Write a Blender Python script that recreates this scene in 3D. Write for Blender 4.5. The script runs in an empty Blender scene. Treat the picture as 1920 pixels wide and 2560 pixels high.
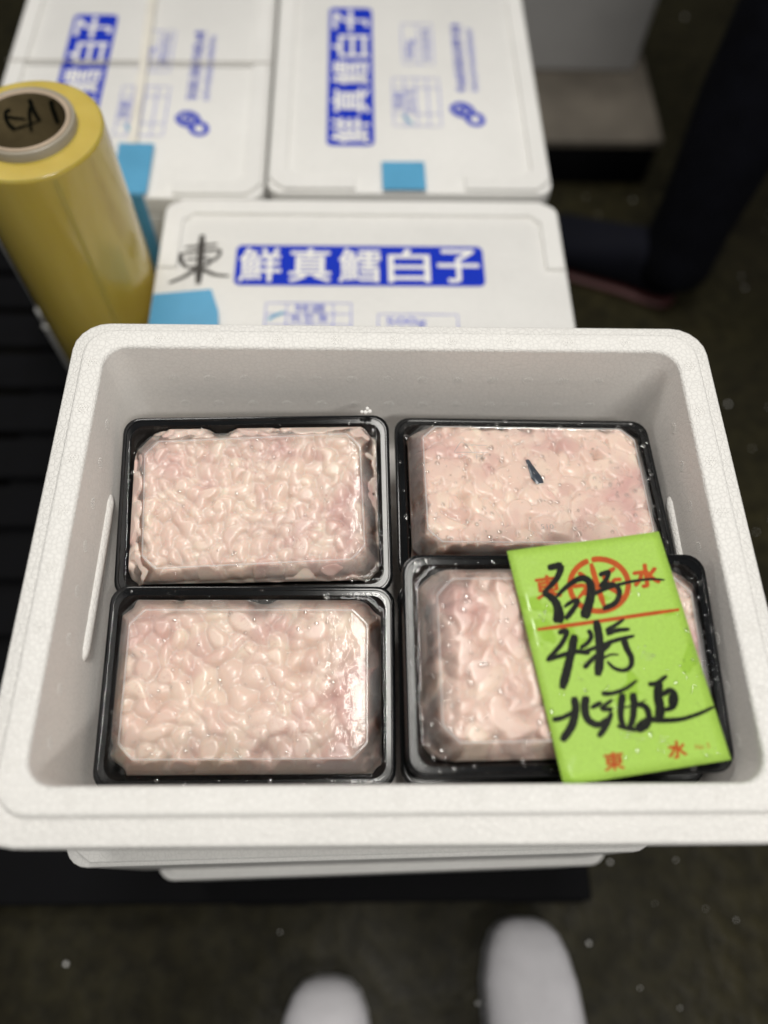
import bpy, math, random
import numpy as np
from mathutils import Vector, Matrix

SC = bpy.context.scene
COL = SC.collection
RAD = math.radians

# ------------------------------------------------------------------ camera
FPX = 1923.0                                    # focal length in pixels of the 1920 x 2560 photograph
PITCH, YAW, ROLL = RAD(63.779), RAD(3.283), RAD(3.151)
CAM = np.array([0.0, 0.0, 1.042])
FWD = np.array([math.sin(YAW) * math.cos(PITCH), math.cos(YAW) * math.cos(PITCH), -math.sin(PITCH)])
_r = np.array([math.cos(YAW), -math.sin(YAW), 0.0])
_u = np.cross(_r, FWD)
RGT = math.cos(ROLL) * _r + math.sin(ROLL) * _u
UPV = -math.sin(ROLL) * _r + math.cos(ROLL) * _u
cd = bpy.data.cameras.new('camera')
cam = bpy.data.objects.new('camera', cd)
COL.objects.link(cam)
cam.matrix_world = Matrix(((RGT[0], UPV[0], -FWD[0], CAM[0]), (RGT[1], UPV[1], -FWD[1], CAM[1]),
                           (RGT[2], UPV[2], -FWD[2], CAM[2]), (0, 0, 0, 1)))
cd.sensor_fit = 'VERTICAL'; cd.sensor_height = 36.0; cd.lens = FPX / 2560 * 36.0
cd.clip_start = 0.01; cd.clip_end = 100
cd.dof.use_dof = True; cd.dof.focus_distance = 0.512; cd.dof.aperture_fstop = 2.15; cd.dof.aperture_blades = 0
SC.camera = cam
SC.view_settings.view_transform = 'Standard'; SC.view_settings.look = 'None'
SC.view_settings.exposure = 0.0; SC.view_settings.gamma = 1.0

# ------------------------------------------------------------------ light: a dim market hall with ceiling lamps
W = bpy.data.worlds.new('World'); SC.world = W; W.use_nodes = True
W.node_tree.nodes['Background'].inputs[0].default_value = (0.95, 0.97, 1.0, 1)
W.node_tree.nodes['Background'].inputs[1].default_value = 0.07

def lamp(name, loc, size, size_y, power, aim, color=(1, .965, .91)):
    l = bpy.data.lights.new(name, 'AREA'); l.shape = 'RECTANGLE'; l.size = size; l.size_y = size_y
    l.energy = power; l.color = color
    o = bpy.data.objects.new(name, l); COL.objects.link(o)
    o.location = loc
    if aim: o.rotation_euler = (Vector(aim) - Vector(loc)).to_track_quat('-Z', 'Y').to_euler()
    return o
lamp('ceiling_lamp', (0.20, 0.25, 3.1), 0.36, 1.2, 41, None)
lamp('ceiling_lamp', (-0.9, 1.7, 3.2), 1.1, 0.16, 23, (-0.2, 0.8, 0.4))
lamp('ceiling_lamp', (0.9, -1.5, 3.0), 1.1, 0.16, 29, (0.3, 0.2, 0.4))

# ------------------------------------------------------------------ pixel helpers
def ray(x, y):
    return FWD + RGT * (x - 960) / FPX + UPV * (1280 - y) / FPX
def on_plane(x, y, P0, n):
    d = ray(x, y); return CAM + d * (((P0 - CAM) @ n) / (d @ n))

# ------------------------------------------------------------------ material helpers
def new_mat(name):
    m = bpy.data.materials.new(name); m.use_nodes = True
    nt = m.node_tree
    return m, nt, nt.nodes['Principled BSDF'], nt.nodes['Material Output']
def N(nt, kind, **kw):
    n = nt.nodes.new(kind)
    for k, v in kw.items():
        if k.startswith('i_'):
            key = k[2:].replace('_', ' ')
            n.inputs[int(key) if key.isdigit() else key].default_value = v
        else: setattr(n, k, v)
    return n
def ramp(nt, src, stops):
    r = nt.nodes.new('ShaderNodeValToRGB')
    e = r.color_ramp.elements
    while len(e) < len(stops): e.new(0.5)
    for i, (p, c) in enumerate(stops):
        e[i].position = p; e[i].color = c if len(c) == 4 else (*c, 1)
    nt.links.new(src, r.inputs[0])
    return r
def coords(nt, kind='Object'):
    return nt.nodes.new('ShaderNodeTexCoord').outputs[kind]

def plain(name, col, rough=.5, bump=0, bscale=200, spec=.5, coat=0, vary=.08, vscale=30):
    m, nt, p, out = new_mat(name)
    L = nt.links.new
    c = coords(nt)
    no = N(nt, 'ShaderNodeTexNoise', i_Scale=vscale, i_Detail=4.0); L(c, no.inputs['Vector'])
    a = tuple(max(0, x * (1 - vary)) for x in col); b = tuple(min(1, x * (1 + vary)) for x in col)
    r = ramp(nt, no.outputs['Fac'], [(.3, a), (.7, b)])
    L(r.outputs[0], p.inputs['Base Color'])
    rr_ = N(nt, 'ShaderNodeMapRange'); rr_.inputs['To Min'].default_value = rough * .85; rr_.inputs['To Max'].default_value = min(1, rough * 1.15)
    L(no.outputs['Fac'], rr_.inputs['Value']); L(rr_.outputs[0], p.inputs['Roughness'])
    p.inputs['Specular IOR Level'].default_value = spec
    p.inputs['Coat Weight'].default_value = coat; p.inputs['Coat Roughness'].default_value = .05
    if bump:
        n2 = N(nt, 'ShaderNodeTexNoise', i_Scale=bscale, i_Detail=3.0); L(c, n2.inputs['Vector'])
        b_ = N(nt, 'ShaderNodeBump', i_Strength=bump, i_Distance=.001); L(n2.outputs['Fac'], b_.inputs['Height'])
        L(b_.outputs[0], p.inputs['Normal'])
    return m

def foam(name, col, strength, cell=270, rough=.6, dirt=.0):
    """expanded polystyrene: fused beads with fine seams"""
    m, nt, p, out = new_mat(name); L = nt.links.new
    c = coords(nt)
    wn = N(nt, 'ShaderNodeTexNoise', i_Scale=90.0, i_Detail=2.0); L(c, wn.inputs['Vector'])
    mx = N(nt, 'ShaderNodeMixRGB', blend_type='ADD', i_0=.004); L(c, mx.inputs[1]); L(wn.outputs['Color'], mx.inputs[2])
    v1 = N(nt, 'ShaderNodeTexVoronoi', feature='DISTANCE_TO_EDGE', i_Scale=cell); L(mx.outputs[0], v1.inputs['Vector'])
    v2 = N(nt, 'ShaderNodeTexVoronoi', feature='F1', i_Scale=cell); L(mx.outputs[0], v2.inputs['Vector'])
    s = ramp(nt, v1.outputs['Distance'], [(.0, (0, 0, 0)), (.09, (.75, .75, .75)), (.4, (1, 1, 1))])
    big = N(nt, 'ShaderNodeTexNoise', i_Scale=14.0, i_Detail=5.0); L(c, big.inputs['Vector'])
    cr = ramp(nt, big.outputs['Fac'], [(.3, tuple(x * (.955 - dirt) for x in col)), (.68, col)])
    seam = N(nt, 'ShaderNodeMixRGB', blend_type='MULTIPLY', i_0=.08); L(cr.outputs[0], seam.inputs[1]); L(s.outputs[0], seam.inputs[2])
    L(seam.outputs[0], p.inputs['Base Color'])
    add = N(nt, 'ShaderNodeMath', operation='MULTIPLY_ADD'); L(v2.outputs['Color'], add.inputs[0]); add.inputs[1].default_value = .45; L(s.outputs[0], add.inputs[2])
    fine = N(nt, 'ShaderNodeTexNoise', i_Scale=1400.0, i_Detail=2.0); L(c, fine.inputs['Vector'])
    add2 = N(nt, 'ShaderNodeMath', operation='MULTIPLY_ADD'); L(fine.outputs['Fac'], add2.inputs[0]); add2.inputs[1].default_value = .5; L(add.outputs[0], add2.inputs[2])
    b = N(nt, 'ShaderNodeBump', i_Strength=strength, i_Distance=.0007); L(add2.outputs[0], b.inputs['Height'])
    L(b.outputs[0], p.inputs['Normal'])
    p.inputs['Roughness'].default_value = rough
    p.inputs['Specular IOR Level'].default_value = .35
    return m

def clear_plastic(name, ior=1.5, rough=.03, fog_glint=.25, bump=.15, bscale=60, fog_glint_from=(.42, .72), tint=(.985, .99, .985)):
    m, nt, p, out = new_mat(name); L = nt.links.new
    nt.nodes.remove(p)
    c = coords(nt)
    tr = N(nt, 'ShaderNodeBsdfTransparent', i_Color=(*tint, 1))
    gl = N(nt, 'ShaderNodeBsdfGlossy', i_Roughness=rough)
    fr = N(nt, 'ShaderNodeFresnel', i_IOR=ior) if ior else N(nt, 'ShaderNodeMath', operation='MULTIPLY', i_0=.5, i_1=.44)
    no = N(nt, 'ShaderNodeTexNoise', i_Scale=float(bscale), i_Detail=3.0); L(c, no.inputs['Vector'])
    b = N(nt, 'ShaderNodeBump', i_Strength=bump, i_Distance=.002); L(no.outputs['Fac'], b.inputs['Height'])
    L(b.outputs[0], gl.inputs['Normal'])
    if ior: L(b.outputs[0], fr.inputs['Normal'])
    mix = N(nt, 'ShaderNodeMixShader'); L(fr.outputs[0], mix.inputs[0]); L(tr.outputs[0], mix.inputs[1]); L(gl.outputs[0], mix.inputs[2])
    last = mix.outputs[0]
    if fog_glint:
        df = N(nt, 'ShaderNodeBsdfDiffuse', i_Color=(.75, .76, .76, 1))  # white diffuse serves as condensation fog and as painted edge highlights
        n2 = N(nt, 'ShaderNodeTexNoise', i_Scale=22.0, i_Detail=6.0, i_Roughness=.65); L(c, n2.inputs['Vector'])
        r = ramp(nt, n2.outputs['Fac'], [(fog_glint_from[0], (0, 0, 0)), (fog_glint_from[1], (fog_glint, fog_glint, fog_glint))])
        m2 = N(nt, 'ShaderNodeMixShader'); L(r.outputs[0], m2.inputs[0]); L(last, m2.inputs[1]); L(df.outputs[0], m2.inputs[2])
        last = m2.outputs[0]
    L(last, out.inputs['Surface'])
    return m

def milt_material(name, tint):
    m, nt, p, out = new_mat(name); L = nt.links.new
    c = coords(nt)
    at = N(nt, 'ShaderNodeAttribute', attribute_name='tint')
    base = ramp(nt, at.outputs['Fac'], [(.0, (.66, .48, .435)), (.3, (.76, .605, .54)), (.6, (.81, .67, .595)), (1.0, (.86, .76, .655))])
    # pink flushes and fine blood vessels
    n1 = N(nt, 'ShaderNodeTexNoise', i_Scale=26.0, i_Detail=3.0, i_Distortion=.6); L(c, n1.inputs['Vector'])
    r1 = ramp(nt, n1.outputs['Fac'], [(.52, (0, 0, 0)), (.74, (.62, .62, .62))])
    m1 = N(nt, 'ShaderNodeMixRGB', i_2=(.60, .33, .33, 1)); L(r1.outputs[0], m1.inputs[0]); L(base.outputs[0], m1.inputs[1])
    n2 = N(nt, 'ShaderNodeTexNoise', i_Scale=95.0, i_Detail=2.0, i_Distortion=1.6); L(c, n2.inputs['Vector'])
    d2 = N(nt, 'ShaderNodeMath', operation='SUBTRACT'); L(n2.outputs['Fac'], d2.inputs[0]); d2.inputs[1].default_value = .5
    a2 = N(nt, 'ShaderNodeMath', operation='ABSOLUTE'); L(d2.outputs[0], a2.inputs[0])
    r2 = ramp(nt, a2.outputs[0], [(.0, (.5, .5, .5)), (.018, (0, 0, 0))])
    mk = N(nt, 'ShaderNodeMath', operation='MULTIPLY'); L(r2.outputs[0], mk.inputs[0])
    n3 = N(nt, 'ShaderNodeTexNoise', i_Scale=40.0, i_Detail=1.0); L(c, n3.inputs['Vector'])
    r3 = ramp(nt, n3.outputs['Fac'], [(.54, (0, 0, 0)), (.66, (.8, .8, .8))]); L(r3.outputs[0], mk.inputs[1])
    m2 = N(nt, 'ShaderNodeMixRGB', i_2=(.45, .17, .16, 1)); L(mk.outputs[0], m2.inputs[0]); L(m1.outputs[0], m2.inputs[1])
    tn = N(nt, 'ShaderNodeMixRGB', blend_type='MULTIPLY', i_0=1.0, i_2=(*tint, 1)); L(m2.outputs[0], tn.inputs[1])
    L(tn.outputs[0], p.inputs['Base Color'])
    p.inputs['Subsurface Weight'].default_value = .65
    p.inputs['Subsurface Radius'].default_value = (1.0, .6, .48)
    p.inputs['Subsurface Scale'].default_value = .0042
    p.inputs['Roughness'].default_value = .30; p.inputs['Specular IOR Level'].default_value = .5
    p.inputs['Coat Weight'].default_value = .12; p.inputs['Coat Roughness'].default_value = .08
    nb = N(nt, 'ShaderNodeTexNoise', i_Scale=240.0, i_Detail=4.0, i_Distortion=.4); L(c, nb.inputs['Vector'])
    b = N(nt, 'ShaderNodeBump', i_Strength=.14, i_Distance=.0010); L(nb.outputs['Fac'], b.inputs['Height']); L(b.outputs[0], p.inputs['Normal'])
    return m

def floor_material():
    m, nt, p, out = new_mat('wet_floor'); L = nt.links.new
    c = coords(nt)
    n1 = N(nt, 'ShaderNodeTexNoise', i_Scale=3.2, i_Detail=6.0, i_Roughness=.6); L(c, n1.inputs['Vector'])
    r = ramp(nt, n1.outputs['Fac'], [(.3, (.010, .0082, .0036)), (.5, (.0185, .0162, .0072)), (.7, (.029, .025, .0115))])
    n2 = N(nt, 'ShaderNodeTexNoise', i_Scale=45.0, i_Detail=5.0); L(c, n2.inputs['Vector'])
    r2 = ramp(nt, n2.outputs['Fac'], [(.35, (.62, .62, .62)), (.65, (1.25, 1.25, 1.2))])
    mx = N(nt, 'ShaderNodeMixRGB', blend_type='MULTIPLY', i_0=1.0); L(r.outputs[0], mx.inputs[1]); L(r2.outputs[0], mx.inputs[2])
    L(mx.outputs[0], p.inputs['Base Color'])
    rr_ = ramp(nt, n1.outputs['Fac'], [(.35, (.75, .75, .75)), (.65, (.42, .42, .42))]); L(rr_.outputs[0], p.inputs['Roughness'])
    b = N(nt, 'ShaderNodeBump', i_Strength=.6, i_Distance=.004); L(n2.outputs['Fac'], b.inputs['Height']); L(b.outputs[0], p.inputs['Normal'])
    p.inputs['Specular IOR Level'].default_value = .15
    return m

def card_material():
    m, nt, p, out = new_mat('wet_green_card'); L = nt.links.new
    c = coords(nt)
    n1 = N(nt, 'ShaderNodeTexNoise', i_Scale=34.0, i_Detail=3.0, i_Distortion=.8); L(c, n1.inputs['Vector'])
    r = ramp(nt, n1.outputs['Fac'], [(.0, (.37, .60, .085)), (.585, (.37, .60, .085)), (.62, (.33, .555, .07)), (1., (.33, .555, .07))])
    n2 = N(nt, 'ShaderNodeTexNoise', i_Scale=900.0, i_Detail=2.0); L(c, n2.inputs['Vector'])
    r2 = ramp(nt, n2.outputs['Fac'], [(.3, (.9, .9, .9)), (.7, (1.06, 1.06, 1.06))])
    mx = N(nt, 'ShaderNodeMixRGB', blend_type='MULTIPLY', i_0=1.0); L(r.outputs[0], mx.inputs[1]); L(r2.outputs[0], mx.inputs[2])
    L(mx.outputs[0], p.inputs['Base Color'])
    q = ramp(nt, n1.outputs['Fac'], [(.57, (.62, .62, .62)), (.62, (.13, .13, .13))]); L(q.outputs[0], p.inputs['Roughness'])
    n3 = N(nt, 'ShaderNodeTexNoise', i_Scale=110.0, i_Detail=4.0); L(c, n3.inputs['Vector'])
    b = N(nt, 'ShaderNodeBump', i_Strength=.3, i_Distance=.0016); L(n3.outputs['Fac'], b.inputs['Height']); L(b.outputs[0], p.inputs['Normal'])
    return m

def ink_material():
    m, nt, p, out = new_mat('black_marker_ink'); L = nt.links.new
    c = coords(nt)
    mp = N(nt, 'ShaderNodeMapping'); mp.inputs['Scale'].default_value = (900, 120, 300); L(c, mp.inputs['Vector'])
    n1 = N(nt, 'ShaderNodeTexNoise', i_Scale=1.0, i_Detail=3.0); L(mp.outputs[0], n1.inputs['Vector'])
    r = ramp(nt, n1.outputs['Fac'], [(.35, (.004, .005, .004)), (.62, (.010, .012, .008)), (.8, (.04, .055, .02))])
    L(r.outputs[0], p.inputs['Base Color']); p.inputs['Roughness'].default_value = .6; p.inputs['Specular IOR Level'].default_value = .2
    return m

def film_material(name, side):
    m, nt, p, out = new_mat(name); L = nt.links.new
    c = coords(nt)
    mp = N(nt, 'ShaderNodeMapping'); mp.inputs['Scale'].default_value = (9, 9, 1.6); L(c, mp.inputs['Vector'])
    n1 = N(nt, 'ShaderNodeTexNoise', i_Scale=2.2, i_Detail=4.0); L(mp.outputs[0], n1.inputs['Vector'])
    r = ramp(nt, n1.outputs['Fac'], [(.3, (.49, .36, .055)), (.7, (.62, .485, .115))])
    L(r.outputs[0], p.inputs['Base Color'])
    p.inputs['Roughness'].default_value = .22 if side else .4
    p.inputs['Subsurface Weight'].default_value = .5
    p.inputs['Subsurface Radius'].default_value = (1, .7, .1); p.inputs['Subsurface Scale'].default_value = .012
    if side:
        p.inputs['Coat Weight'].default_value = .6; p.inputs['Coat Roughness'].default_value = .08
        b = N(nt, 'ShaderNodeBump', i_Strength=.12, i_Distance=.004); L(n1.outputs['Fac'], b.inputs['Height']); L(b.outputs[0], p.inputs['Normal'])
    return m

M = dict(
    foam=foam('white_foam', (.86, .85, .82), .45, cell=310),
    foam_lid=foam('white_foam_lid', (.85, .845, .82), .22),
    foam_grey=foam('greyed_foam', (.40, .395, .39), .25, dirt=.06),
    crate=plain('scuffed_crate_board', (.115, .10, .08), .7, .3, 60, vary=.3, vscale=9),
    blue=plain('blue_print_ink', (.005, .032, .50), .6, spec=.2, vary=.05),
    blue_thin=plain('thin_blue_print_ink', (.22, .25, .66), .5, vary=.06),
    white_print=plain('unprinted_white', (.85, .845, .82), .6, vary=.02),
    tape=plain('light_blue_tape', (.105, .37, .60), .35, .1, 120, vary=.06),
    strap=plain('grey_strap', (.42, .40, .36), .4),
    pack_tape=plain('yellowed_clear_tape', (.80, .77, .69), .4),
    grey_marker=plain('dry_marker_ink', (.05, .045, .04), .6, vary=.5, vscale=160),
    black_tray=plain('black_tray_plastic', (.0065, .007, .0078), .13, .08, 40, spec=.3, vary=.2),
    clear=clear_plastic('clear_lid_plastic', ior=1.36, rough=.05, bump=.22, bscale=75, fog_glint=.09), clear_side=clear_plastic('clear_lid_side', fog_glint=.30, ior=1.5), clear_rim=clear_plastic('clear_lid_rim', fog_glint=0, ior=1.26, rough=.025, bump=.12, bscale=120), edge_highlight=clear_plastic('lid_edge_painted_highlight', fog_glint=.34, fog_glint_from=(.0, .2), ior=1.6), foam_in=foam('smooth_foam_bounce_tint', (.85, .825, .79), .16, rough=.42),  # lid edge highlights painted white; smooth inner foam colour warmed for milt bounce light
    drop=clear_plastic('water_drop', ior=None, rough=.08, fog_glint=0, bump=0),
    card=card_material(), ink=ink_material(),
    red=plain('orange_red_print_ink', (.45, .082, .013), .6, spec=.2, vary=.12, vscale=200),
    film=film_material('cling_film_side', True), film_end=film_material('cling_film_end', False),
    board=plain('core_cardboard', (.20, .155, .075), .8, .4, 300, vary=.2, vscale=40),
    board_edge=plain('core_cardboard_edge', (.43, .34, .25), .8, .4, 300, vary=.15),
    liner=plain('whitish_film_edge', (.33, .295, .23), .35),
    floor=floor_material(),
    pallet=plain('black_pallet_plastic', (.0030, .0031, .0040), .75, .2, 90, spec=.12, vary=.3),
    rubber=plain('white_boot_rubber', (.70, .69, .72), .28, .05, 30, vary=.05),
    sole_grey=plain('pale_sole_rubber', (.50, .50, .51), .6),
    cloth=plain('dark_navy_cloth', (.004, .0043, .007), .95, .6, 300, spec=.1, vary=.3),
    shoe=plain('dark_shoe_fabric', (.005, .0055, .010), .9, .4, 260, spec=.15),
    red_sole=plain('dark_red_sole', (.045, .006, .006), .6),
    dark=plain('dark_membrane', (.045, .055, .075), .2),
)
MILT = [milt_material('cod_milt_%s' % n, t) for n, t in
        (('creamy', (.94, .93, .92)), ('pinkish', (.93, .90, .885)), ('fleshy', (.93, .915, .90)), ('rosy', (.90, .86, .85)))]

# ------------------------------------------------------------------ object helpers
def link(name, me, mat, parent=None, smooth=False):
    o = bpy.data.objects.new(name, me); COL.objects.link(o)
    if mat is not None:
        me.materials.clear(); me.materials.append(mat)
    if smooth:
        me.polygons.foreach_set('use_smooth', [True] * len(me.polygons))
    if parent is not None: o.parent = parent
    return o
def mesh(name, verts, faces):
    me = bpy.data.meshes.new(name)
    me.from_pydata([tuple(map(float, v)) for v in verts], [], faces); me.update()
    return me
def obj(name, verts, faces, mat, parent=None, smooth=False):
    return link(name, mesh(name, verts, faces), mat, parent, smooth)
def thing(name, label, cat, loc=(0, 0, 0), rot=(0, 0, 0), group=None):
    o = bpy.data.objects.new(name, None); COL.objects.link(o)
    o.empty_display_size = .02; o.location = loc; o.rotation_euler = rot
    return tag(o, label, cat, group)
def tag(o, label, cat, group=None):
    o['label'] = label; o['category'] = cat
    if group: o['group'] = group
    return o
def auto_smooth(o, ang=35):
    me = o.data
    me.polygons.foreach_set('use_smooth', [True] * len(me.polygons))
    try: me.set_sharp_from_angle(angle=RAD(ang))
    except Exception: pass
    return o

def rr(a, b, r, z, n=6, chamfer=False):
    """rounded (or chamfered) rectangle ring, half extents a, b"""
    r = max(min(r, a * .98, b * .98), 1e-5)
    pts = []
    for cx, cy, a0 in ((a - r, b - r, 0), (-a + r, b - r, 90), (-a + r, -b + r, 180), (a - r, -b + r, 270)):
        for i in range(n):
            t = i / (n - 1)
            if chamfer:
                s = (0, .10, .28, .72, .90, 1)[i] if n == 6 else t
                p0 = (math.cos(RAD(a0)), math.sin(RAD(a0))); p1 = (math.cos(RAD(a0 + 90)), math.sin(RAD(a0 + 90)))
                q = (p0[0] + (p1[0] - p0[0]) * s, p0[1] + (p1[1] - p0[1]) * s)
                k = 1 + .10 * math.sin(math.pi * min(s, 1 - s) * 2) * .5
                pts.append((cx + r * q[0] * k, cy + r * q[1] * k, z))
            else:
                ang = RAD(a0 + 90 * t)
                pts.append((cx + r * math.cos(ang), cy + r * math.sin(ang), z))
    return pts
def loft(rings, cap0=True, cap1=True, closed=True):
    n = len(rings[0]); V = [p for r in rings for p in r]; F = []
    for k in range(len(rings) - 1):
        for i in range(n if closed else n - 1):
            j = (i + 1) % n
            F.append((k * n + i, k * n + j, (k + 1) * n + j, (k + 1) * n + i))
    if cap0: F.append(tuple(reversed(range(n))))
    if cap1: F.append(tuple(range((len(rings) - 1) * n, len(rings) * n)))
    return V, F
def box_vf(x0, x1, y0, y1, z0, z1, bev=.002):
    a, b = (x1 - x0) / 2, (y1 - y0) / 2; cx, cy = (x0 + x1) / 2, (y0 + y1) / 2
    bev = min(bev, a * .4, b * .4, (z1 - z0) * .4)
    R = [rr(a - bev, b - bev, bev, z0, 3), rr(a, b, bev * 1.5, z0 + bev, 3), rr(a, b, bev * 1.5, z1 - bev, 3), rr(a - bev, b - bev, bev, z1, 3)]
    return loft([[(p[0] + cx, p[1] + cy, p[2]) for p in r] for r in R])

ICO = None
def blob_vf(subdiv=1):
    import bmesh
    bm = bmesh.new(); bmesh.ops.create_icosphere(bm, subdivisions=subdiv, radius=1.0)
    v = np.array([x.co[:] for x in bm.verts]); f = [tuple(w.index for w in q.verts) for q in bm.faces]
    bm.free(); return v, f
BV, BF = blob_vf(2)
def dome_vf():
    V = [(0, 0, 1.0)]; F = []
    for k, e in enumerate((65, 35, 5)):
        V += [(math.cos(RAD(e)) * math.cos(a), math.cos(RAD(e)) * math.sin(a), math.sin(RAD(e))) for a in np.linspace(0, 2 * math.pi, 8, endpoint=False)]
    for i in range(8):
        j = (i + 1) % 8; F.append((0, 1 + i, 1 + j))
        for k in (0, 1): F.append((1 + k * 8 + i, 9 + k * 8 + i, 9 + k * 8 + j, 1 + k * 8 + j))
    return np.array(V), F
DV, DF = dome_vf()
def blobs(name, items, mat, parent=None):
    """items: (centre, (rx, ry, rz)) joined into one mesh"""
    V = []; F = []
    for c, s in items:
        o = len(V); V += list(BV * np.array(s) + np.array(c)); F += [tuple(i + o for i in f) for f in BF]
    return obj(name, V, F, mat, parent, True)

# ---- flat writing: text and brush strokes as 2-D outlines mapped onto a surface
def text2d(body, offset=0.0):
    cu = bpy.data.curves.new('writing', 'FONT'); cu.body = body; cu.offset = offset; cu.resolution_u = 3
    o = bpy.data.objects.new('writing', cu); COL.objects.link(o)
    dg = bpy.context.evaluated_depsgraph_get()
    me = bpy.data.meshes.new_from_object(o.evaluated_get(dg))
    v = np.array([x.co[:2] for x in me.vertices]); f = [tuple(p.vertices) for p in me.polygons]
    bpy.data.objects.remove(o); bpy.data.curves.remove(cu); bpy.data.meshes.remove(me)
    lo, hi = v.min(0), v.max(0)
    return (v - (lo + hi) / 2) / (hi - lo), f
def catmull(P, k=6):
    P = np.array(P, float)
    if len(P) < 3: return np.array([P[0] + (P[-1] - P[0]) * t for t in np.linspace(0, 1, k + 1)])
    Q = np.vstack([2 * P[0] - P[1], P, 2 * P[-1] - P[-2]]); out = []
    for i in range(1, len(Q) - 2):
        for t in np.linspace(0, 1, k, endpoint=False):
            a, b, c, d = Q[i - 1], Q[i], Q[i + 1], Q[i + 2]
            out.append(.5 * (2 * b + (c - a) * t + (2 * a - 5 * b + 4 * c - d) * t * t + (3 * b - a - 3 * c + d) * t ** 3))
    out.append(P[-1]); return np.array(out)
def stroke2d(P, w, w1=None, rough=.06, seed=0, k=6):
    rnd = random.Random(seed); C = catmull(P, k); n = len(C)
    w1 = w if w1 is None else w1
    T = np.gradient(C, axis=0); T /= np.maximum(np.linalg.norm(T, axis=1), 1e-9)[:, None]
    Nn = np.stack([-T[:, 1], T[:, 0]], 1)
    V = []
    for i in range(n):
        t = i / (n - 1); ww = (w + (w1 - w) * t) / 2
        ww *= 1 - .35 * max(0, 1 - i / 2.0) - .35 * max(0, 1 - (n - 1 - i) / 2.0)
        V.append(C[i] + Nn[i] * ww * (1 + rnd.uniform(-rough, rough))); V.append(C[i] - Nn[i] * ww * (1 + rnd.uniform(-rough, rough)))
    return np.array(V), [(2 * i, 2 * i + 1, 2 * i + 3, 2 * i + 2) for i in range(n - 1)]
def strokes(name, items, fn, mat, parent, lift, seed=0):
    V = []; F = []
    for q, it in enumerate(items):
        v, f = stroke2d(*it, seed=seed * 31 + q)
        o = len(V); V += [fn(p[0], p[1], lift + q * 1.2e-5) for p in v]; F += [tuple(i + o for i in a) for a in f]
    return obj(name, V, F, mat, parent)
def bold2d(body, bold):
    v, f = text2d(body)
    if not bold: return v, f, np.zeros(len(v))
    V = []; F = []; L = []
    for q, (dx, dy) in enumerate(((0, 0), (1, 0), (-1, 0), (0, 1), (0, -1), (.7, .7), (-.7, .7), (.7, -.7), (-.7, -.7))):
        o = len(V); V += [(a[0] + dx * bold, a[1] + dy * bold) for a in v]; F += [tuple(i + o for i in g) for g in f]; L += [q * 1.5e-5] * len(v)
    return np.array(V), F, np.array(L)
def writing(name, body, cx, cy, w, h, ang, fn, mat, parent, lift, offset=0.0):
    v, f, dl = bold2d(body, offset); ca, sa = math.cos(ang), math.sin(ang)
    pts = [(cx + x * w * ca - y * h * sa, cy + x * w * sa + y * h * ca) for x, y in v]
    return obj(name, [fn(p[0], p[1], lift + e) for p, e in zip(pts, dl)], f, mat, parent)

# ------------------------------------------------------------------ floor and pallet
ground = obj('ground', *loft([[(-8, -8, 0), (8, -8, 0), (8, 8, 0), (-8, 8, 0)]], False, True), M['floor'])
ground['kind'] = 'structure'

PX0, PX1, PY0, PY1, PZ = -.86, .266, -.019, 1.17, .05
pal = thing('pallet', 'black plastic slatted pallet lying on the wet floor under the foam boxes', 'pallet', ((PX0 + PX1) / 2, (PY0 + PY1) / 2, 0))
pcx, pcy = (PX0 + PX1) / 2, (PY0 + PY1) / 2
nb = 15; pitch = (PY1 - PY0) / nb
bme = mesh('deck_board', *box_vf(-(PX1 - PX0) / 2, (PX1 - PX0) / 2, -pitch / 2 + .006, pitch / 2 - .006, .038, PZ, .003))
bme.materials.append(M['pallet'])
for i in range(nb):
    o = bpy.data.objects.new('deck_board', bme); COL.objects.link(o); o.parent = pal
    o.location = (0, PY0 + pitch * (i + .5) - pcy, 0)
rme = mesh('runner', *box_vf(-.045, .045, -(PY1 - PY0) / 2 + .004, (PY1 - PY0) / 2 - .004, 0.0, .0375, .003)); rme.materials.append(M['pallet'])
for x in (PX0 + .05, pcx - .18, pcx + .19, PX1 - .05):
    o = bpy.data.objects.new('runner', rme); COL.objects.link(o); o.parent = pal; o.location = (x - pcx, 0, 0)

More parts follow.
